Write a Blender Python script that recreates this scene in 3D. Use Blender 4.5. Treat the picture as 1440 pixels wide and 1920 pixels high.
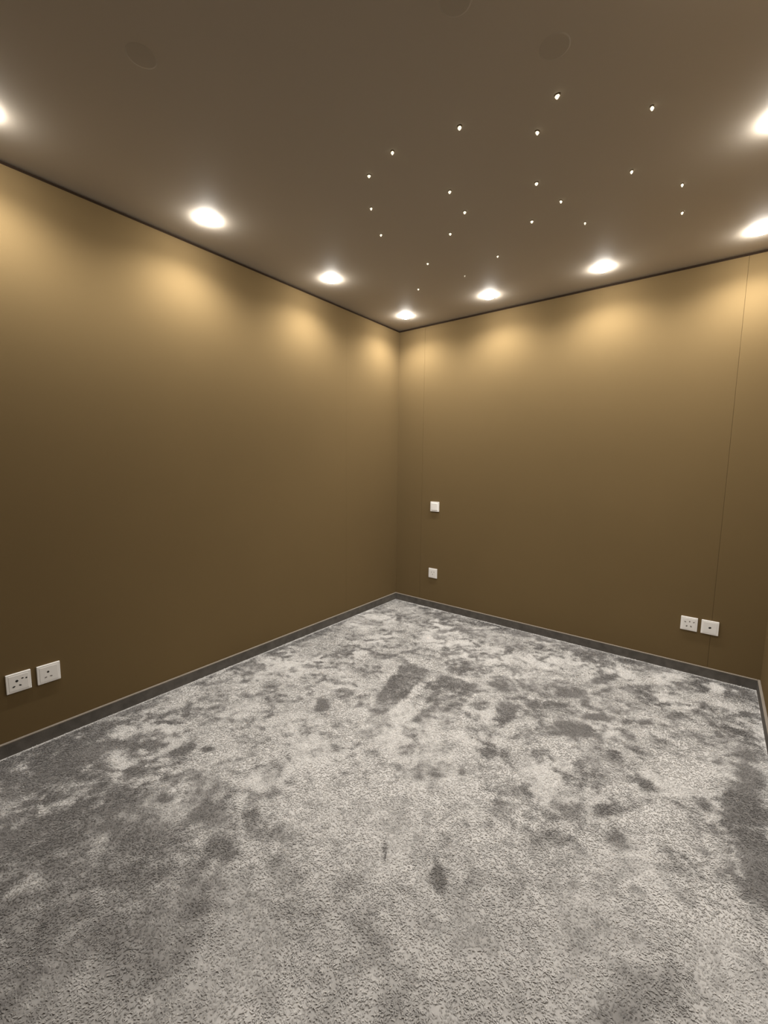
import bpy, bmesh, math, random
import numpy as np
from mathutils import Matrix, Vector

for o in list(bpy.data.objects):
    bpy.data.objects.remove(o)
scene = bpy.context.scene
COL = scene.collection

# ------------------------------------------------------------------ camera, world, exposure
# room axes: far corner at the origin, left wall on x = 0, back wall on y = 0, right wall on x = W
W, D, H = 2.667, 4.0, 2.5
YAW, PITCH, ROLL = -0.6622, -0.1134, 0.0120
cam_data = bpy.data.cameras.new('camera')
cam = bpy.data.objects.new('camera', cam_data)
COL.objects.link(cam)
cam_data.sensor_fit = 'HORIZONTAL'
cam_data.sensor_width = 36.0
cam_data.lens = 36.0 * 795.9 / 1440.0
cam_data.clip_start = 0.02
fw = Vector((math.sin(YAW) * math.cos(PITCH), math.cos(YAW) * math.cos(PITCH), math.sin(PITCH)))
rt = Vector((math.cos(YAW), -math.sin(YAW), 0.0))
up = rt.cross(fw)
r2 = rt * math.cos(ROLL) + up * math.sin(ROLL)
u2 = up * math.cos(ROLL) - rt * math.sin(ROLL)
m = Matrix((r2, u2, -fw)).transposed().to_4x4()
m.translation = Vector((2.3701, -3.2385, 1.3015))
cam.matrix_world = m
scene.camera = cam

world = bpy.data.worlds.new('world')
scene.world = world
world.use_nodes = True
world.node_tree.nodes['Background'].inputs[0].default_value = (0, 0, 0, 1)
world.node_tree.nodes['Background'].inputs[1].default_value = 0.0

vs = scene.view_settings
vs.view_transform = 'Standard'
vs.look = 'None'
vs.gamma = 1.0
vs.use_curve_mapping = False
vs.exposure = 0.0
LAMP_STRENGTH = 195.0      # radiance of a downlight's frosted lens
BEAM_WATTS = 31.0          # the beam its reflector throws down
LAMP_COLOUR = (1.0, 0.96, 0.90)

# ------------------------------------------------------------------ materials
def new_mat(name):
    mt = bpy.data.materials.new(name)
    mt.use_nodes = True
    nt = mt.node_tree
    return mt, nt, nt.nodes['Principled BSDF']


def plain(name, rgb, rough=0.5, metal=0.0, spec=0.5):
    mt, nt, b = new_mat(name)
    b.inputs['Base Color'].default_value = (*rgb, 1)
    b.inputs['Roughness'].default_value = rough
    b.inputs['Metallic'].default_value = metal
    b.inputs['Specular IOR Level'].default_value = spec
    return mt


def glow(name, rgb, strength):
    mt, nt, b = new_mat(name)
    b.inputs['Base Color'].default_value = (0.9, 0.9, 0.9, 1)
    b.inputs['Emission Color'].default_value = (*rgb, 1)
    b.inputs['Emission Strength'].default_value = strength
    return mt


def fabric(name, rgb, vary=0.06, weave=420.0, bump=0.12, rough=0.75, spec=0.25, cloud=1.6):
    """woven fabric: faint cloudy tone, fine thread relief in both directions"""
    mt, nt, b = new_mat(name)
    N, Lk = nt.nodes, nt.links
    tc = N.new('ShaderNodeTexCoord')
    n1 = N.new('ShaderNodeTexNoise')
    n1.inputs['Scale'].default_value = cloud
    n1.inputs['Detail'].default_value = 3
    Lk.new(tc.outputs['Object'], n1.inputs['Vector'])
    n2 = N.new('ShaderNodeTexNoise')
    n2.inputs['Scale'].default_value = weave
    n2.inputs['Detail'].default_value = 1
    Lk.new(tc.outputs['Object'], n2.inputs['Vector'])
    mx = N.new('ShaderNodeMix')
    mx.data_type = 'RGBA'
    mx.inputs['A'].default_value = (*[c * (1 - vary) for c in rgb], 1)
    mx.inputs['B'].default_value = (*[c * (1 + vary) for c in rgb], 1)
    Lk.new(n1.outputs['Fac'], mx.inputs['Factor'])
    Lk.new(mx.outputs['Result'], b.inputs['Base Color'])
    bp = N.new('ShaderNodeBump')
    bp.inputs['Strength'].default_value = bump
    bp.inputs['Distance'].default_value = 0.001
    Lk.new(n2.outputs['Fac'], bp.inputs['Height'])
    Lk.new(bp.outputs['Normal'], b.inputs['Normal'])
    b.inputs['Roughness'].default_value = rough
    b.inputs['Specular IOR Level'].default_value = spec
    return mt


def carpet_mat(name):
    """grey plush: the 'tone' attribute says how the pile lies (0 brushed dark .. 1 brushed light)"""
    mt, nt, b = new_mat(name)
    N, Lk = nt.nodes, nt.links
    at = N.new('ShaderNodeAttribute')
    at.attribute_name = 'tone'
    rp = N.new('ShaderNodeValToRGB')
    e = rp.color_ramp.elements
    e[0].position, e[0].color = 0.0, (*CARPET_DARK, 1)
    e[1].position, e[1].color = 1.0, (*CARPET_LIGHT, 1)
    Lk.new(at.outputs['Fac'], rp.inputs['Fac'])
    Lk.new(rp.outputs['Color'], b.inputs['Base Color'])
    b.inputs['Roughness'].default_value = 0.9
    b.inputs['Specular IOR Level'].default_value = 0.1
    return mt


CARPET_DARK = (0.15, 0.143, 0.138)
CARPET_LIGHT = (0.75, 0.735, 0.715)
M_WALL = fabric('brown_wall_fabric', (0.155, 0.108, 0.0515), spec=0.02, rough=0.95)
M_WALLCORE = plain('wall_board', (0.10, 0.07, 0.045), 0.9)
M_CEIL = fabric('taupe_ceiling_fabric', (0.43, 0.382, 0.318), vary=0.03, weave=600, bump=0.05, rough=0.7)
M_GAP = plain('dark_gap_profile', (0.028, 0.017, 0.010), 0.9, spec=0.1)
M_SKIRT = fabric('skirting_carpet', (0.115, 0.105, 0.094), vary=0.45, weave=260, bump=0.6, rough=0.95, spec=0.1, cloud=22)
M_BIND = fabric('skirting_binding', (0.27, 0.235, 0.195), vary=0.12, weave=300, bump=0.4, rough=0.9, spec=0.1, cloud=12)
M_PLASTIC = plain('white_plastic', (0.90, 0.88, 0.85), 0.35)
M_PLASTIC2 = plain('white_plastic_insert', (0.86, 0.84, 0.81), 0.4)
M_HOLE = plain('dark_socket_hole', (0.02, 0.018, 0.016), 0.6)
M_HOLEGREY = plain('grey_socket_shutter', (0.22, 0.20, 0.18), 0.6)
M_TRIM = plain('white_lamp_trim', (0.82, 0.80, 0.77), 0.4)
M_LENS = glow('downlight_lens', LAMP_COLOUR, LAMP_STRENGTH)
M_BEZEL = plain('bronze_bezel', (0.10, 0.075, 0.04), 0.35, 0.8)
M_STAR = glow('lit_crystal', (1.0, 0.86, 0.62), 1.35)
M_STARDIM = glow('dim_crystal', (1.0, 0.86, 0.62), 0.42)
for _m in (M_STAR, M_STARDIM):
    _m.cycles.emission_sampling = 'NONE'      # tiny sparks, not worth a shadow ray each
M_COVER = fabric('cover_fabric', (0.40, 0.355, 0.295), vary=0.03, weave=500, bump=0.05, rough=0.8)


# ------------------------------------------------------------------ helpers
def link(name, bm, mat, parent=None, smooth=False, loc=None):
    me = bpy.data.meshes.new(name)
    bmesh.ops.recalc_face_normals(bm, faces=bm.faces)
    bm.to_mesh(me)
    bm.free()
    me.materials.append(mat)
    if smooth:
        for p in me.polygons:
            p.use_smooth = True
    ob = bpy.data.objects.new(name, me)
    COL.objects.link(ob)
    if parent:
        ob.parent = parent
    if loc:
        ob.location = loc
    return ob


def box(bm, x0, x1, y0, y1, z0, z1, bev=0.0, seg=2):
    r = bmesh.ops.create_cube(bm, size=1.0)
    vs_ = r['verts']
    for v in vs_:
        v.co = Vector((x0 + (v.co.x + .5) * (x1 - x0), y0 + (v.co.y + .5) * (y1 - y0), z0 + (v.co.z + .5) * (z1 - z0)))
    if bev:
        es = list({e for v in vs_ for e in v.link_edges})
        bmesh.ops.bevel(bm, geom=es, offset=bev, segments=seg, profile=0.6, affect='EDGES')
    return bm


def lathe(bm, prof, n=40):
    """revolve (radius, z) points about z; a radius of 0 closes the end"""
    rings = []
    for r, z in prof:
        if r == 0:
            rings.append([bm.verts.new((0, 0, z))])
        else:
            rings.append([bm.verts.new((r * math.cos(2 * math.pi * k / n), r * math.sin(2 * math.pi * k / n), z)) for k in range(n)])
    for a, b in zip(rings, rings[1:]):
        for k in range(n):
            k2 = (k + 1) % n
            if len(a) == 1 and len(b) == 1:
                continue
            if len(a) == 1:
                bm.faces.new((a[0], b[k], b[k2]))
            elif len(b) == 1:
                bm.faces.new((a[k], a[k2], b[0]))
            else:
                bm.faces.new((a[k], a[k2], b[k2], b[k]))
    return bm


def empty(name, loc, rz=0.0):
    o = bpy.data.objects.new(name, None)
    o.empty_display_size = 0.05
    COL.objects.link(o)
    o.location = loc
    o.rotation_euler = (0, 0, rz)
    return o


def tag(o, label, cat, group=None):
    o['label'] = label
    o['category'] = cat
    if group:
        o['group'] = group
    return o


def struct(o, label):
    o['kind'] = 'structure'
    o['label'] = label
    return o


# ------------------------------------------------------------------ room shell
T, PT, GAP = 0.15, 0.022, 0.017      # wall thickness, fabric panel thickness, shadow gap under the ceiling
ceiling = struct(link('ceiling', box(bmesh.new(), -PT - T, W + PT + T, -D - PT - T, PT + T, H, H + 0.12), M_CEIL), 'smooth taupe ceiling set with small star lights')

wl = struct(link('wall_left', box(bmesh.new(), -PT - T, -PT, -D - PT - T, PT + T, -0.1, H), M_WALLCORE), 'long brown fabric wall on the left')
wb = struct(link('wall_back', box(bmesh.new(), -PT, W + PT, PT, PT + T, -0.1, H), M_WALLCORE), 'brown fabric wall with the white switch beyond the corner')
wr = struct(link('wall_right', box(bmesh.new(), W + PT, W + PT + T, -D - PT - T, PT + T, -0.1, H), M_WALLCORE), 'sliver of brown wall at the right edge')
wf = struct(link('wall_front', box(bmesh.new(), -PT, W + PT, -D - PT - T, -D - PT, -0.1, H), M_WALLCORE), 'brown wall behind the viewer')


def panels(parent, axis, cuts, at, depth, bev=0.0011):
    """fabric-wrapped panels with open joints between them; axis: 0 runs along x, 1 runs along y"""
    for a, b, j0, j1 in cuts:
        a2, b2 = a + j0, b - j1
        bm = bmesh.new()
        lo, hi = min(at, at + depth), max(at, at + depth)
        if axis == 0:
            box(bm, a2, b2, lo, hi, 0.0, H - GAP, bev, 2)
        else:
            box(bm, lo, hi, a2, b2, 0.0, H - GAP, bev, 2)
        link('fabric_panel', bm, M_WALL, parent)


J = 0.0004
panels(wl, 1, [(-D, -0.70, 0, J * .3), (-0.70, 0.0, J * .3, 0)], -PT, PT, 0.0006)
panels(wb, 0, [(-PT, 0.2765, 0, J), (0.2765, 2.417, J, J), (2.417, W + PT, J, 0)], 0.0, PT)
panels(wr, 1, [(-D, -2.2, 0, J), (-2.2, 0.0, J, 0)], W, PT)
panels(wf, 0, [(-PT, 1.3, 0, J), (1.3, W + PT, J, 0)], -D - PT, PT)

# dark profile at the back of the shadow gap between panels and ceiling
for i, (x0, x1, y0, y1) in enumerate([(-PT, -0.012, -D, 0.0), (-PT, W + PT, 0.012, PT), (W + 0.012, W + PT, -D, 0.0), (-PT, W + PT, -D - PT, -D - 0.012)]):
    struct(link('trim_%d' % (i + 1), box(bmesh.new(), x0, x1, y0, y1, H - GAP, H), M_GAP),
           ['dark shadow gap line above the left wall', 'dark shadow gap line above the back wall',
            'dark shadow gap line above the right wall', 'dark shadow gap line above the wall behind the viewer'][i])

# carpet-covered skirting with a lighter bound edge
SK, SH = 0.013, 0.0575
specs = [('baseboard_left', 0.0, SK, -D, 0.0, 'grey carpet skirting strip along the left wall'),
         ('baseboard_back', SK, W - SK, -SK, 0.0, 'grey carpet skirting strip along the back wall'),
         ('baseboard_right', W - SK, W, -D, 0.0, 'grey carpet skirting strip along the right wall'),
         ('baseboard_front', SK, W - SK, -D, -D + SK, 'grey carpet skirting strip behind the viewer')]
for nm, x0, x1, y0, y1, lb in specs:
    s = struct(link(nm, box(bmesh.new(), x0, x1, y0, y1, 0.0, SH), M_SKIRT), lb)
    ed = link('bound_edge', box(bmesh.new(), x0, x1, y0, y1, SH, SH + 0.006, 0.0025, 2), M_BIND, s)
    ed['label'] = 'paler bound top edge'

# ------------------------------------------------------------------ carpet
# how the pile lies: each entry is a brushed patch on the floor (centre x y, two half axes, tone change)
LAYS = [
    (1.159,-.859,.090,.073,.046,-.088,-0.45), (1.455,-.931,.049,.040,.020,-.049,-0.5), (1.476,-.820,.051,.042,.021,-.052,-0.3),
    (1.814,-.739,.072,.059,.011,-.045,-0.6), (1.897,-.812,.019,.016,.006,-.028,-0.6), (1.986,-.900,.051,.041,.007,-.035,-0.55),
    (1.910,-1.086,.076,.062,.021,-.084,-0.5), (.913,-.276,.054,.045,.034,-.066,-0.5), (1.195,-.577,.024,.020,.012,-.026,-0.5),
    (1.003,-.771,.030,.025,.016,-.029,-0.5), (.645,-.656,.036,.030,.023,-.033,-0.4), (.351,-.306,.047,.040,.030,-.043,-0.3),
    (.597,-.239,.052,.043,.039,-.064,-0.4), (.672,-1.061,.065,.054,.042,-.053,-0.45), (.755,-1.221,.053,.043,.027,-.033,-0.35),
    (1.646,-1.487,.045,.036,.031,-.070,-0.4), (1.325,-1.715,.052,.042,.040,-.057,-0.4), (1.249,-1.528,.028,.023,.017,-.025,-0.4),
    (1.587,-.996,.086,.070,.008,-.021,-0.4), (1.700,-1.038,.019,.015,.028,-.084,-0.35), (1.745,-1.274,.017,.014,.019,-.055,-0.3),
    (1.912,-.477,.043,.035,.014,-.071,-0.5), (1.725,-.158,.058,.048,.028,-.120,-0.35), (1.714,-.869,.039,.032,.015,-.048,-0.35),
    (.915,-1.209,.026,.021,.016,-.022,0.2), (.860,-1.282,-.021,.208,.022,-.013,0.4), (1.104,-1.294,-.029,.239,.026,-.013,0.5),
    (1.152,-.986,.343,.005,.007,-.019,0.5), (1.394,-1.200,-.012,.115,.015,-.007,0.4), (1.507,-1.152,.015,.012,.043,-.097,0.35),
    (1.218,-.465,.059,.049,.024,-.056,0.4), (1.773,-.535,.112,.092,.015,-.059,0.4), (1.344,-.610,.083,.068,.014,-.035,0.35),
    (1.519,-.499,.132,-.044,.005,-.037,0.35), (1.019,-.513,.144,.052,.018,-.041,0.35), (.146,-.588,.069,.058,.032,-.038,0.35),
    (.447,-.592,.088,.073,.022,-.030,0.35), (.790,-1.737,.026,.021,.068,-.065,-1.0), (.716,-1.707,.084,.068,.119,-.111,0.2),
    (.829,-2.025,.012,.010,.019,-.015,-0.6), (.675,-1.965,.032,.026,.015,-.012,-0.4), (.418,-1.805,.036,.029,.032,-.024,-0.5),
    (.442,-1.883,.022,.018,.019,-.013,-0.5), (.590,-2.054,.022,.018,.026,-.018,-0.4), (.355,-2.122,.020,.017,.018,-.011,-0.45),
    (.450,-2.167,.017,.014,.020,-.011,-0.35), (.562,-2.380,.017,.064,.029,-.009,-0.6), (.641,-2.309,.026,.021,.018,-.010,-0.5),
    (1.051,-1.609,.036,.029,.030,-.037,-0.5), (.161,-1.798,.055,.045,.058,-.039,-0.3), (.420,-1.233,.084,.003,.015,-.021,-0.4),
    (.327,-2.315,.038,.030,.017,-.008,-0.5), (.722,-2.188,.019,.016,.011,-.007,-0.4), (.607,-1.841,.067,.055,.017,-.013,-0.3),
    (.672,-1.719,.015,.004,.067,-.081,-0.35), (.618,-1.071,.103,.000,.033,-.056,-0.45), (.918,-1.835,.042,.034,.019,-.019,-0.3),
    (.324,-1.931,.062,.051,.067,-.044,0.3), (.464,-2.241,.061,.049,.040,-.022,0.3), (1.798,-.746,.066,.054,.016,-.060,-0.6),
    (1.891,-.811,.025,.020,.008,-.035,-0.6), (1.985,-.909,.052,.008,.002,-.030,-0.6), (2.029,-.719,.028,.023,.005,-.027,-0.5),
    (1.913,-1.099,.082,.067,.017,-.069,-0.45), (1.917,-.431,.047,.039,.019,-.101,-0.6), (1.953,-.620,.041,.033,.009,-.049,-0.5),
    (2.148,-.483,.077,-.014,-.002,-.107,-0.5), (2.358,-.196,.107,.088,.003,-.080,-0.65), (2.569,-.162,.077,-.001,-.010,-.094,-0.6),
    (2.287,-.691,.063,.051,.005,-.068,-0.45), (2.126,-.959,.043,-.001,-.000,-.031,-0.5), (2.183,-1.074,.052,.000,-.001,-.031,-0.45),
    (2.473,-.678,.023,-.023,-.005,-.023,-0.5), (2.596,-.376,.058,.047,-.002,-.049,-0.6), (2.580,-.607,.057,.046,-.003,-.084,-0.55),
    (2.538,-.823,.065,.052,-.002,-.072,-0.5), (2.580,-1.018,.048,.039,-.011,-.241,-0.55), (2.083,-1.231,.067,-.009,-.003,-.076,-0.4),
    (2.246,-1.293,.051,.004,-.002,-.032,-0.5), (1.822,-.197,.060,.050,.033,-.159,-0.5), (2.409,-.419,.018,.014,.001,-.030,-0.6),
    (2.288,-.892,.046,.037,.002,-.029,-0.35), (2.114,-.660,.042,.034,.007,-.055,-0.4), (2.188,-.772,.030,.024,.006,-.050,-0.4),
    (2.359,-.615,.070,-.028,-.003,-.022,-0.4), (2.341,-.369,.117,.095,.003,-.067,0.55), (2.465,-.201,.034,.027,.000,-.137,0.5),
    (2.132,-.344,.066,.054,.005,-.041,0.5), (1.991,-.446,.035,.028,.011,-.065,0.4), (2.359,-1.137,.103,.083,.007,-.140,0.35),
    (2.064,-1.010,.038,.030,.007,-.040,0.3), (2.564,-.314,.086,.003,-.003,-.030,0.4), (2.389,-.696,.077,.063,.002,-.066,0.25),
    (1.831,-.422,.048,.040,.025,-.115,0.3), (.478,-2.838,.077,.121,.016,-.002,0.5), (.433,-2.602,.056,.045,.033,-.012,0.5),
    (.205,-2.487,.046,.038,.042,-.016,0.4), (.323,-2.373,.060,.049,.036,-.016,0.25), (.497,-2.601,.043,.035,.010,-.004,-0.5),
    (.332,-2.535,.053,.043,.060,-.023,-0.4), (.395,-2.650,.025,.020,.030,-.010,-0.5), (.553,-2.375,.013,.066,.029,-.008,-0.55),
    (.641,-2.304,.026,.021,.018,-.010,-0.5), (.279,-2.345,.051,.042,.015,-.007,-0.5), (.413,-2.454,.054,.043,.032,-.014,-0.4),
    (.768,-2.571,.001,.035,.037,-.005,-0.45), (.606,-2.620,.005,.037,.021,-.003,-0.35), (.675,-2.783,.122,.143,.085,-.020,-0.35),
    (.594,-2.943,.095,.076,.123,-.026,-0.4), (1.142,-2.538,.042,.034,.049,-.030,-0.35), (.231,-2.806,-.005,.144,.155,-.009,-0.3),
    (.887,-2.689,.072,.058,.090,-.037,-0.3), (.196,-2.925,.033,.027,.151,-.028,-0.3), (1.084,-2.393,.023,.019,.028,-.019,-0.4),
    (.986,-2.493,.046,.037,.038,-.021,-0.35), (1.144,-2.545,.042,.034,.034,-.020,-0.4), (1.207,-2.404,.106,.025,.021,-.035,-0.3),
    (1.369,-2.455,.069,.013,.026,-.067,-0.3), (1.586,-2.208,.005,.004,.026,-.038,-1.7), (.776,-2.565,.024,.019,.027,-.012,-0.5),
    (1.156,-2.610,.013,.011,.023,-.013,-0.35), (1.277,-2.704,.009,.032,.024,-.002,-0.4), (.684,-2.494,.046,.037,.030,-.014,-0.4),
    (.758,-2.395,.041,.033,.014,-.008,-0.35), (1.298,-1.999,.020,.016,.013,-.015,-0.3), (1.419,-1.888,.026,.021,.033,-.046,-0.35),
    (1.456,-2.385,.006,.005,.006,-.006,-0.5), (1.389,-2.149,.007,.006,.022,-.025,-0.35), (1.255,-2.191,.134,.108,.129,-.122,0.2),
    (1.778,-2.174,.014,.014,.026,-.035,-1.7), (1.740,-2.131,.006,.005,.013,-.022,-0.7), (1.748,-2.198,.022,.018,.016,-.025,-0.25),
    (1.490,-1.790,.065,.053,.034,-.054,-0.4), (1.615,-1.690,.021,.006,.021,-.069,-0.45), (1.681,-1.506,.060,.048,.020,-.045,-0.45),
    (1.804,-1.793,.024,.019,.014,-.032,-0.35), (1.567,-1.951,.024,.019,.007,-.011,-0.35), (1.980,-1.695,.063,.051,.014,-.046,-0.4),
    (2.030,-1.781,.049,.039,.011,-.037,-0.35), (1.843,-1.616,.010,.008,.009,-.024,-0.4), (2.152,-1.514,.043,.035,.008,-.048,-0.4),
    (1.986,-2.040,.022,.017,.008,-.021,-0.35), (2.186,-1.675,.037,.029,.008,-.048,-0.3), (2.102,-1.876,.027,.022,.004,-.016,-0.3),
    (1.908,-1.453,.078,.063,.026,-.089,0.25), (1.872,-2.127,.013,.010,.006,-.013,-0.25), (2.548,-1.279,.057,.061,.012,-.323,-0.7),
    (2.582,-1.546,.043,.060,.024,-.133,-0.6), (2.218,-1.283,.071,-.008,-.003,-.028,-0.55), (2.152,-1.514,.059,.047,.009,-.053,-0.3),
    (2.204,-1.687,.029,.023,.010,-.062,-0.3), (2.114,-1.216,.048,-.016,-.006,-.061,-0.4), (2.374,-.976,.082,.026,-.001,-.015,-0.4),
    (2.476,-1.088,.033,-.024,-.003,-.013,-0.4), (2.382,-1.151,.100,.080,.004,-.100,0.35), (2.315,-1.467,.067,.054,.010,-.113,0.15),
    (2.311,-2.128,.078,.062,.010,-.074,-0.5), (2.278,-2.207,.050,.040,.005,-.028,-0.35), (1.675,-2.423,.018,.040,.194,-.070,-0.3),
    (1.293,-2.691,.052,.015,.074,-.125,-0.3), (1.013,-2.986,.091,.029,.103,-.097,-0.3), (1.263,-2.853,.066,.053,.079,-.032,-0.25),
    (1.533,-2.537,.071,.057,.055,-.047,-0.2), (1.850,-2.528,.030,.024,.024,-.032,-0.25), (1.306,-2.558,.078,.062,.067,-.045,0.15),
    (2.442,-1.774,.130,.031,-.023,-.127,0.2), (2.152,-2.095,.029,.023,.029,-.113,-0.2), (1.000,-2.866,.075,.060,.072,-.023,0.1),
    (2.468,-2.024,.062,.049,.000,-.053,0.1),
]
STRIPS = [
    ([(0.823, -1.022), (1.023, -1.032), (1.080, -1.314), (1.108, -1.583), (1.039, -1.639), (0.929, -1.387)], -0.45),
    ([(1.111, -1.048), (1.347, -0.967), (1.393, -1.155), (1.351, -1.323), (1.252, -1.564), (1.214, -1.391)], -0.45),
    ([(1.400, -1.125), (1.470, -1.068), (1.499, -1.202), (1.425, -1.304)], -0.3),
    ([(1.516, -1.077), (1.636, -1.047), (1.640, -1.211), (1.602, -1.280), (1.549, -1.224)], -0.5),
]


rng = np.random.default_rng(7)


class Noise:
    def __init__(self, seed):
        self.t = np.random.default_rng(seed).random((256, 256))

    def __call__(self, x, y):
        xi, yi = np.floor(x).astype(int), np.floor(y).astype(int)
        fx, fy = x - xi, y - yi
        fx, fy = fx * fx * (3 - 2 * fx), fy * fy * (3 - 2 * fy)
        a, b = self.t[xi % 256, yi % 256], self.t[(xi + 1) % 256, yi % 256]
        c, d = self.t[xi % 256, (yi + 1) % 256], self.t[(xi + 1) % 256, (yi + 1) % 256]
        return (a * (1 - fx) + b * fx) * (1 - fy) + (c * (1 - fx) + d * fx) * fy * 1.0


def fbm(n, x, y, octv=3):
    s, a, tot = 0.0, 1.0, 0.0
    for k in range(octv):
        s = s + a * n(x * 2 ** k + 17 * k, y * 2 ** k + 31 * k)
        tot += a
        a *= 0.55
    return s / tot


def sstep(a, b, x):
    t = np.clip((x - a) / (b - a), 0, 1)
    return t * t * (3 - 2 * t)


NA, NB, NC, ND, NE = Noise(1), Noise(2), Noise(3), Noise(4), Noise(5)


def pile_tone(x, y):
    # edges of the brushed patches are ragged
    wx = x + 0.115 * (fbm(NA, x * 11, y * 11, 4) - .5) + 0.012 * (NB(x * 70, y * 70) - .5)
    wy = y + 0.115 * (fbm(NB, x * 11 + 9, y * 11, 4) - .5) + 0.012 * (NA(x * 70, y * 70) - .5)
    far = sstep(0.95, 1.9, np.hypot(x - 2.37, y + 3.24))          # the trodden part of the room is smoother
    # swirling lie of the pile, stretched across the room's diagonal
    a, b = (x + y) * .7071, (x - y) * .7071
    qa = 3.4 * fbm(NA, a * 9, b * 9)
    qb = 3.4 * fbm(NB, a * 9, b * 9)
    w1 = fbm(NC, b * 19 + qa, a * 14 + qb, 3) - .5
    w2 = fbm(ND, x * 34, y * 34, 3) - .5
    w3 = fbm(NE, x * 3.2, y * 3.2, 2) - .5
    f = 0.16 + (0.45 + 1.25 * far) * w1 + (0.80 + 0.35 * far) * w2 + 0.42 * w3
    # broad tone: near part lifted, near left darker, middle paler
    f += 0.04 * (1 - far)  # near carpet painted lighter, standing in for lamp light that falls short
    f -= 0.46 * sstep(-2.15, -2.75, y) * sstep(1.8, 1.1, x)
    f += 0.16 * np.exp(-(((x - 1.25) / .55) ** 2 + ((y + 1.9) / .55) ** 2))
    # darker bands along the back and left walls
    f -= 0.45 * sstep(0.17, 0.05, -y) * sstep(0.0, 1.0, x)
    f -= 0.22 * sstep(0.12, 0.05, x)
    for cx, cy, ux, uy, vx, vy, amp in LAYS:
        det = ux * vy - uy * vx
        R = 1.9 * (math.hypot(ux, uy) + math.hypot(vx, vy)) + .05
        i = np.nonzero((np.abs(x - cx) < R) & (np.abs(y - cy) < R))[0]
        if not len(i):
            continue
        k = min(1.0, max(.08, min(math.hypot(ux, uy), math.hypot(vx, vy)) / .09 - .05))
        px = x[i] + (wx[i] - x[i]) * k - cx
        py = y[i] + (wy[i] - y[i]) * k - cy
        l1, l2 = (px * vy - py * vx) / det, (-px * uy + py * ux) / det
        f[i] += amp * LAY_GAIN * (1.2 - .2 * far[i]) * sstep(1.45, 0.45, np.hypot(l1, l2))
    for pts, amp in STRIPS:
        d = np.full(x.shape, 1e9)
        inside = np.zeros(x.shape, bool)
        wx2, wy2 = x + (wx - x) * .15, y + (wy - y) * .15
        for (x0, y0), (x1, y1) in zip(pts, pts[1:] + pts[:1]):
            ex, ey = x1 - x0, y1 - y0
            s = np.clip(((wx2 - x0) * ex + (wy2 - y0) * ey) / (ex * ex + ey * ey), 0, 1)
            d = np.minimum(d, np.hypot(wx2 - x0 - s * ex, wy2 - y0 - s * ey))
            cr = ((y0 > wy2) != (y1 > wy2))
            with np.errstate(divide='ignore', invalid='ignore'):
                inside ^= cr & (wx2 < (x1 - x0) * (wy2 - y0) / (y1 - y0) + x0)
        f += 1.6 * amp * LAY_GAIN * sstep(-0.018, 0.018, np.where(inside, d, -d))
    # pile either lies towards you or away: a fairly sharp switch between two tones
    sharp = 2.8 + 2.6 * far
    t = 1 / (1 + np.exp(-sharp * f))
    t = 0.06 + 0.86 * t
    t = np.where((-y < 0.026) | (x < 0.026), np.maximum(t, 0.72), t)
    return np.clip(t, 0.02, 1.0)


LAY_GAIN = 0.88

# carpet backing: a fine grid that carries the tone
nx, ny = 200, 300
gx, gy = np.meshgrid(np.linspace(-PT, W + PT, nx), np.linspace(-D - PT, PT, ny))
co = np.stack([gx.ravel(), gy.ravel(), np.zeros(nx * ny)], 1)
idx = np.arange(nx * ny).reshape(ny, nx)
quads = np.stack([idx[:-1, :-1], idx[:-1, 1:], idx[1:, 1:], idx[1:, :-1]], -1).reshape(-1, 4)


def np_mesh(name, co, faces, k, tone, mat):
    me = bpy.data.meshes.new(name)
    me.vertices.add(len(co))
    me.vertices.foreach_set('co', co.astype(np.float32).ravel())
    me.loops.add(faces.size)
    me.loops.foreach_set('vertex_index', faces.astype(np.int32).ravel())
    me.polygons.add(len(faces))
    me.polygons.foreach_set('loop_start', np.arange(0, faces.size, k, dtype=np.int32))
    me.polygons.foreach_set('loop_total', np.full(len(faces), k, dtype=np.int32))
    at = me.attributes.new('tone', 'FLOAT', 'POINT')
    at.data.foreach_set('value', tone.astype(np.float32))
    me.update(calc_edges=True)
    me.validate()
    me.materials.append(mat)
    ob = bpy.data.objects.new(name, me)
    COL.objects.link(ob)
    return ob


M_CARPET = carpet_mat('grey_plush_carpet')
floor = np_mesh('floor', co, quads, 4, pile_tone(co[:, 0].copy(), co[:, 1].copy()) * .9, M_CARPET)
struct(floor, 'grey plush carpet with brushed light and dark patches')

# the pile itself: short curved tufts, leaning the way the carpet was last brushed
NT = 380000
tx = rng.uniform(SK + .004, W - SK - .004, NT)
ty = rng.uniform(-3.75, -SK - .004, NT)
tt = pile_tone(tx.copy(), ty.copy())
ang = 2 * math.pi * (fbm(NA, tx * 4 + 40, ty * 4, 2) * 1.6) + rng.normal(0, .75, NT) + np.where(tt > .55, 0, 1.3)
ln = rng.uniform(.0050, .0100, NT)
hh = rng.uniform(.0018, .0042, NT) * (0.75 + .35 * tt)
wd = rng.uniform(.0012, .0023, NT)
dx, dy = np.cos(ang), np.sin(ang)
curl = rng.normal(0, .45, NT)
sx, sy = -dy, dx
b0 = np.stack([tx - sx * wd, ty - sy * wd, np.zeros(NT)], 1)
b1 = np.stack([tx + sx * wd, ty + sy * wd, np.zeros(NT)], 1)
mx_, my_ = tx + dx * ln * .4, ty + dy * ln * .4
m0 = np.stack([mx_ - sx * wd, my_ - sy * wd, hh * .8], 1)
m1 = np.stack([mx_ + sx * wd, my_ + sy * wd, hh * .8], 1)
tp = np.stack([tx + dx * ln + sx * ln * curl, ty + dy * ln + sy * ln * curl, hh], 1)
lim = SK + .001
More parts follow.
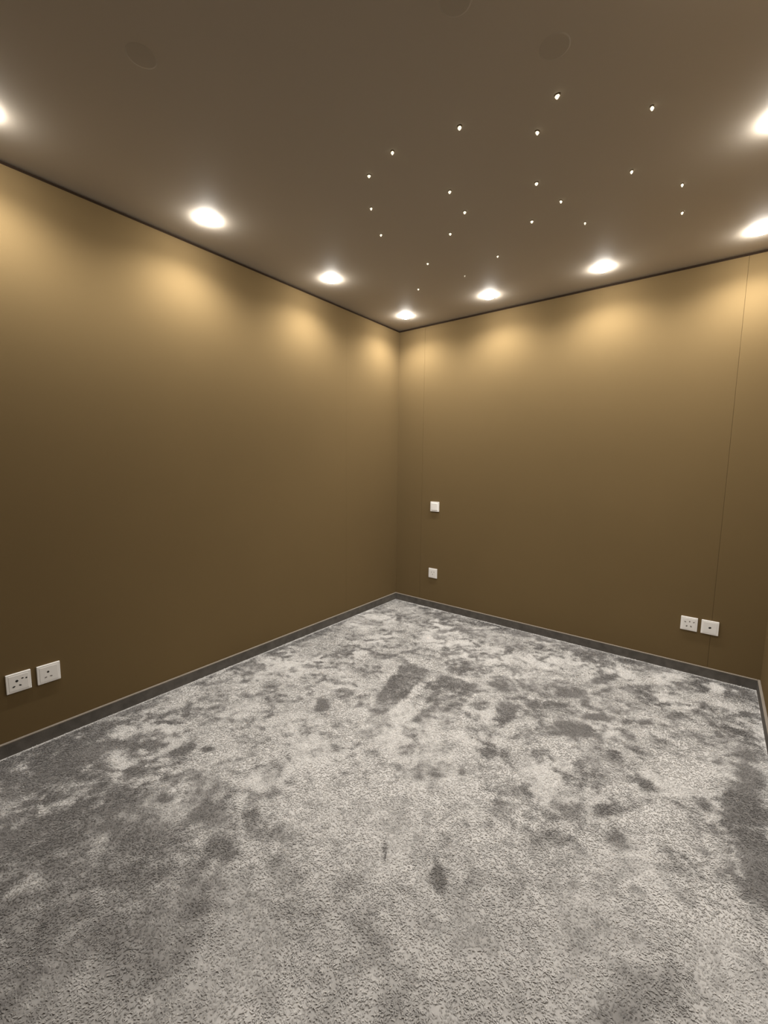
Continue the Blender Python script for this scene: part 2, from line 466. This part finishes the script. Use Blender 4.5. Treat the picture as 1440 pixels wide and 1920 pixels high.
for arr in (b0, b1, m0, m1, tp):
    arr[:, 0] = np.clip(arr[:, 0], lim, W - lim)
    arr[:, 1] = np.clip(arr[:, 1], -3.8, -lim)
pc = np.stack([b0, b1, m0, m1, tp], 1).reshape(-1, 3)
base = np.arange(NT)[:, None] * 5
tri = np.concatenate([base + np.array([[0, 1, 3]]), base + np.array([[0, 3, 2]]), base + np.array([[2, 3, 4]])], 1).reshape(-1, 3)
jit = rng.normal(0, .065, NT)
ptone = np.clip(np.stack([tt * .85 + jit, tt * .85 + jit, tt + jit, tt + jit, tt + jit + .03], 1), 0.0, 1.0).ravel()
pile = np_mesh('carpet_pile', pc, tri, 3, ptone, M_CARPET)
pile.parent = floor
pile['kind'] = 'stuff'
pile['label'] = 'short curly grey carpet pile'

# ------------------------------------------------------------------ downlights
LR = 0.045


def make_downlight(name):
    root = empty(name, (0, 0, 0))
    bm = lathe(bmesh.new(), [(LR - .001, -0.0011), (LR + .007, -0.0011), (LR + .009, 0.0)], 48)
    link('trim_ring', bm, M_TRIM, root)
    prof = [(LR - .0002, 0.0)]
    for k in range(1, 7):
        a = k / 6 * math.pi / 2
        prof.append((LR * math.cos(a) if k < 6 else 0, -LENS_DROP * math.sin(a)))
    link('lens', lathe(bmesh.new(), prof, 36), M_LENS, root, True)
    ld = bpy.data.lights.new('beam', 'SPOT')
    ld.energy = BEAM_WATTS
    ld.color = LAMP_COLOUR
    ld.spot_size = math.radians(158)
    ld.spot_blend = 0.78
    ld.shadow_soft_size = 0.02
    lo = bpy.data.objects.new('beam', ld)
    COL.objects.link(lo)
    lo.parent = root
    lo.location = (0, 0, -LENS_DROP - 0.022)
    return root


LENS_DROP = 0.023  # dome deepened so its side light gives a ceiling halo like lens bloom


def copy_tree(o, name, parent=None):
    c = o.copy()
    c.name = name
    COL.objects.link(c)
    c.parent = parent
    for ch in list(o.children):
        copy_tree(ch, ch.name.split('.')[0], c)
    return c


LIGHTS = [
    (0.272, -0.292, 'round downlight in the far corner where both walls meet'),
    (0.2777, -1.1472, 'round downlight above the left wall, next to the corner one'),
    (0.2741, -2.0032, 'round downlight above the middle of the left wall'),
    (0.2780, -2.8500, 'round downlight cut off by the left edge of the photo'),
    (0.9915, -0.284, 'round downlight above the back wall, next to the corner one'),
    (1.7239, -0.2781, 'round downlight above the middle of the back wall'),
    (2.4499, -0.2700, 'round downlight above the right end of the back wall'),
    (2.4560, -1.1420, 'round downlight cut off by the right edge, high on the ceiling'),
    (2.4500, -2.01, 'unseen round downlight added above the right wall, continuing the row'),  # unseen lamp, row assumed to continue, added to brighten the near carpet
]
dl0 = make_downlight('downlight')
for i, (x, y, lb) in enumerate(LIGHTS):
    o = dl0 if i == 0 else copy_tree(dl0, 'downlight')
    o.location = (x, y, H)
    tag(o, lb, 'downlight', 'recessed downlights round the edge of the ceiling')

# ------------------------------------------------------------------ star lights
STARS = [
    (1.864, -1.6998, 1.15, 'crystal star light highest in the photo, the largest of the cluster'),
    (2.102, -1.4603, 1.05, 'crystal star light at upper right, second highest in the photo'),
    (1.5488, -1.7734, 1.05, 'crystal star light at upper left of the topmost one, third highest in the photo'),
    (1.7615, -1.5846, 1.05, 'crystal star light just below and left of the topmost one'),
    (1.2839, -1.8195, 1.0, 'crystal star light just above the leftmost one of the cluster'),
    (1.1257, -1.7714, 1.0, 'leftmost crystal star light, top of a row of three down the left side'),
    (1.9986, -1.1468, 1.0, 'crystal star light left of the pair at the right edge of the cluster'),
    (1.6657, -1.3046, 1.0, 'crystal star light in the middle of the cluster, straight below the upper pair'),
    (2.1561, -0.9256, 1.0, 'upper one of the rightmost pair of crystal star lights'),
    (1.3429, -1.4772, 1.0, 'crystal star light at left centre, upper of a row of three'),
    (1.7129, -1.1143, 1.0, 'crystal star light right below the middle of the cluster'),
    (0.9859, -1.5892, 0.95, 'crystal star light on the left side, second of the row of three'),
    (1.3247, -1.2999, 1.0, 'crystal star light at left centre, middle of a row of three'),
    (2.1431, -0.6828, 1.0, 'lower one of the rightmost pair of crystal star lights'),
    (1.5526, -1.0322, 1.0, 'crystal star light at lower centre, left of the one above the middle downlight'),
    (1.7574, -0.8626, 1.0, 'crystal star light nearest the downlight in the middle of the back wall'),
    (0.8786, -1.3795, 0.95, 'crystal star light on the left side, lowest of the row of three'),
    (1.1749, -1.1719, 0.95, 'crystal star light at left centre, lowest of a row of three'),
    (1.2751, -0.7969, 0.9, 'small crystal star light above the downlight second from the corner on the back wall'),
    (0.9034, -0.9603, 0.9, 'small crystal star light above left of the dimmest one'),
    (1.0029, -0.6769, 0.8, 'dimmest, barely lit crystal star light near the corner'),
    (0.6513, -0.6796, 0.9, 'small crystal star light closest to the corner downlight'),
]


def make_star():
    root = empty('star_light', (0, 0, 0))
    link('bezel', lathe(bmesh.new(), [(.0050, -.0005), (.0055, -.0022), (.0078, -.0022), (.0095, 0.0)], 16), M_BEZEL, root, True)
    # faceted crystal: girdle of eight points, crown in the socket, pointed culet hanging down
    bm = bmesh.new()
    top = [bm.verts.new((.0048 * math.cos(k * math.pi / 4), .0048 * math.sin(k * math.pi / 4), -.0005)) for k in range(8)]
    gird = [bm.verts.new((.0072 * math.cos((k + .5) * math.pi / 4), .0072 * math.sin((k + .5) * math.pi / 4), -.0050)) for k in range(8)]
    low = [bm.verts.new((.0040 * math.cos(k * math.pi / 4), .0040 * math.sin(k * math.pi / 4), -.0100)) for k in range(8)]
    tip = bm.verts.new((0, 0, -.0135))
    bm.faces.new(top)
    for k in range(8):
        j = (k + 1) % 8
        bm.faces.new((top[k], top[j], gird[k]))
        bm.faces.new((top[j], gird[j], gird[k]))
        bm.faces.new((gird[k], gird[j], low[j]))
        bm.faces.new((gird[k], low[j], low[k]))
        bm.faces.new((low[k], low[j], tip))
    link('crystal', bm, M_STAR, root)
    return root


st0 = make_star()
for i, (x, y, s, lb) in enumerate(STARS):
    o = st0 if i == 0 else copy_tree(st0, 'star_light')
    o.location = (x, y, H)
    o.scale = (s, s * (.62 + .3 * ((i * 7) % 5) / 4), s)
    o.rotation_euler = (0, 0, i * 1.37)
    tag(o, lb, 'star light', 'crystal star lights in the ceiling')
    if s == 0.8:
        for ch in o.children:
            if ch.name.startswith('crystal'):
                ch.data = ch.data.copy()
                ch.data.materials[0] = M_STARDIM

# faint round covers lying flush in the ceiling
for x, y, r, lb in [(1.905, -1.868, .043, 'faint dark round cover flush in the ceiling above the topmost star light'),
                    (1.737, -2.150, .043, 'faint dark round cover at the top edge of the photo'),
                    (0.920, -2.581, .043, 'faint dark round cover on the bare ceiling at upper left')]:
    bm = lathe(bmesh.new(), [(0, -.0008), (r * .90, -.0006), (r, 0)], 40)
    o = link('flush_ceiling_cover', bm, M_COVER, None, False, (x, y, H))
    tag(o, lb, 'ceiling cover', 'flush round ceiling covers')


# ------------------------------------------------------------------ wall plates
def disc(bm, x, z, r, y0, y1, n=16, sx=1.0, sz=1.0, rot=0.0):
    """short plug along y"""
    rings = []
    for y in (y0, y1):
        ring = []
        for k in range(n):
            a = 2 * math.pi * k / n
            px, pz = r * sx * math.cos(a), r * sz * math.sin(a)
            ring.append(bm.verts.new((x + px * math.cos(rot) - pz * math.sin(rot), y, z + px * math.sin(rot) + pz * math.cos(rot))))
        rings.append(ring)
    bm.faces.new(rings[0])
    bm.faces.new(rings[1])
    for k in range(n):
        j = (k + 1) % n
        bm.faces.new((rings[0][k], rings[0][j], rings[1][j], rings[1][k]))


def plate(name, loc, rz, label, cat, holes=(), kind='socket', thick=0.009, w=0.087, h=0.087):
    root = empty(name, loc, rz)
    tag(root, label, cat)
    pl = link('plate', box(bmesh.new(), -w / 2, w / 2, -thick, 0, -h / 2, h / 2, 0.003, 3), M_PLASTIC, root)
    if kind == 'switch':
        link('rocker', box(bmesh.new(), -.030, .030, -thick - .0045, -thick + .001, -.031, .031, 0.002, 2), M_PLASTIC, root)
    else:
        link('socket_face', box(bmesh.new(), -.034, .034, -thick - .0010, -thick + .001, -.034, .034, 0.0008, 2), M_PLASTIC2, root)
    for hx, hz, r, sx, sz, rot, mat in holes:
        bm = bmesh.new()
        disc(bm, hx, hz, r, -thick - .0013, -thick + .002, 16, sx, sz, rot)
        link('pin_hole', bm, mat, root)
    return root


Q = math.pi / 2
plate('power_socket', (0, -2.8233, .3215), Q, 'white five-hole wall socket nearest the left edge of the photo', 'socket',
      [(-.0066, .008, .0052, 1, 1, 0, M_HOLE), (-.0180, -.0150, .0056, 1, .55, .3, M_HOLE), (.0040, -.0143, .0050, 1, .6, -.5, M_HOLE),
       (.0130, .0150, .0036, 1.2, .8, 0, M_HOLE), (.0265, .0115, .0036, .9, 1, 0, M_HOLE)])
plate('power_socket', (0, -2.7153, .3204), Q, 'white three-hole wall socket right of the five-hole one on the left wall', 'socket',
      [(-.0030, .0085, .0046, 1, 1, 0, M_HOLE), (-.0125, -.0150, .0046, 1.1, .6, .2, M_HOLEGREY), (.0072, -.0145, .0046, 1.1, .6, -.2, M_HOLEGREY)])
plate('power_socket', (2.3055, 0, .3195), 0, 'white wall socket with grey holes, left of the pair on the back wall', 'socket',
      [(-.0200, .0100, .0048, 1.1, .7, -.5, M_HOLEGREY), (.0025, .0150, .0042, .9, 1.1, 0, M_HOLEGREY), (.0240, .0140, .0048, 1.1, .7, .5, M_HOLEGREY),
       (-.0110, -.0160, .0050, .8, 1.2, -.4, M_HOLEGREY), (.0110, -.0150, .0050, .8, 1.2, .5, M_HOLEGREY)])
plate('aerial_socket', (2.4105, 0, .3195), 0, 'white wall plate with one central hole, nearest the right corner', 'socket',
      [(0, 0, .0075, 1, .75, .5, M_HOLE)])
plate('light_switch', (.4205, 0, .9275), 0, 'white wall switch halfway up the back wall near the corner', 'switch', (), 'switch', 0.011)
plate('power_socket', (.4172, 0, .3230), 0, 'small white wall socket low on the back wall below the switch', 'socket',
      [(-.0115, .0090, .0042, 1.2, .6, .6, M_HOLEGREY), (.0140, .0120, .0042, .7, 1.1, -.4, M_HOLEGREY), (.0010, -.0100, .0046, 1.2, .6, .7, M_HOLEGREY)])
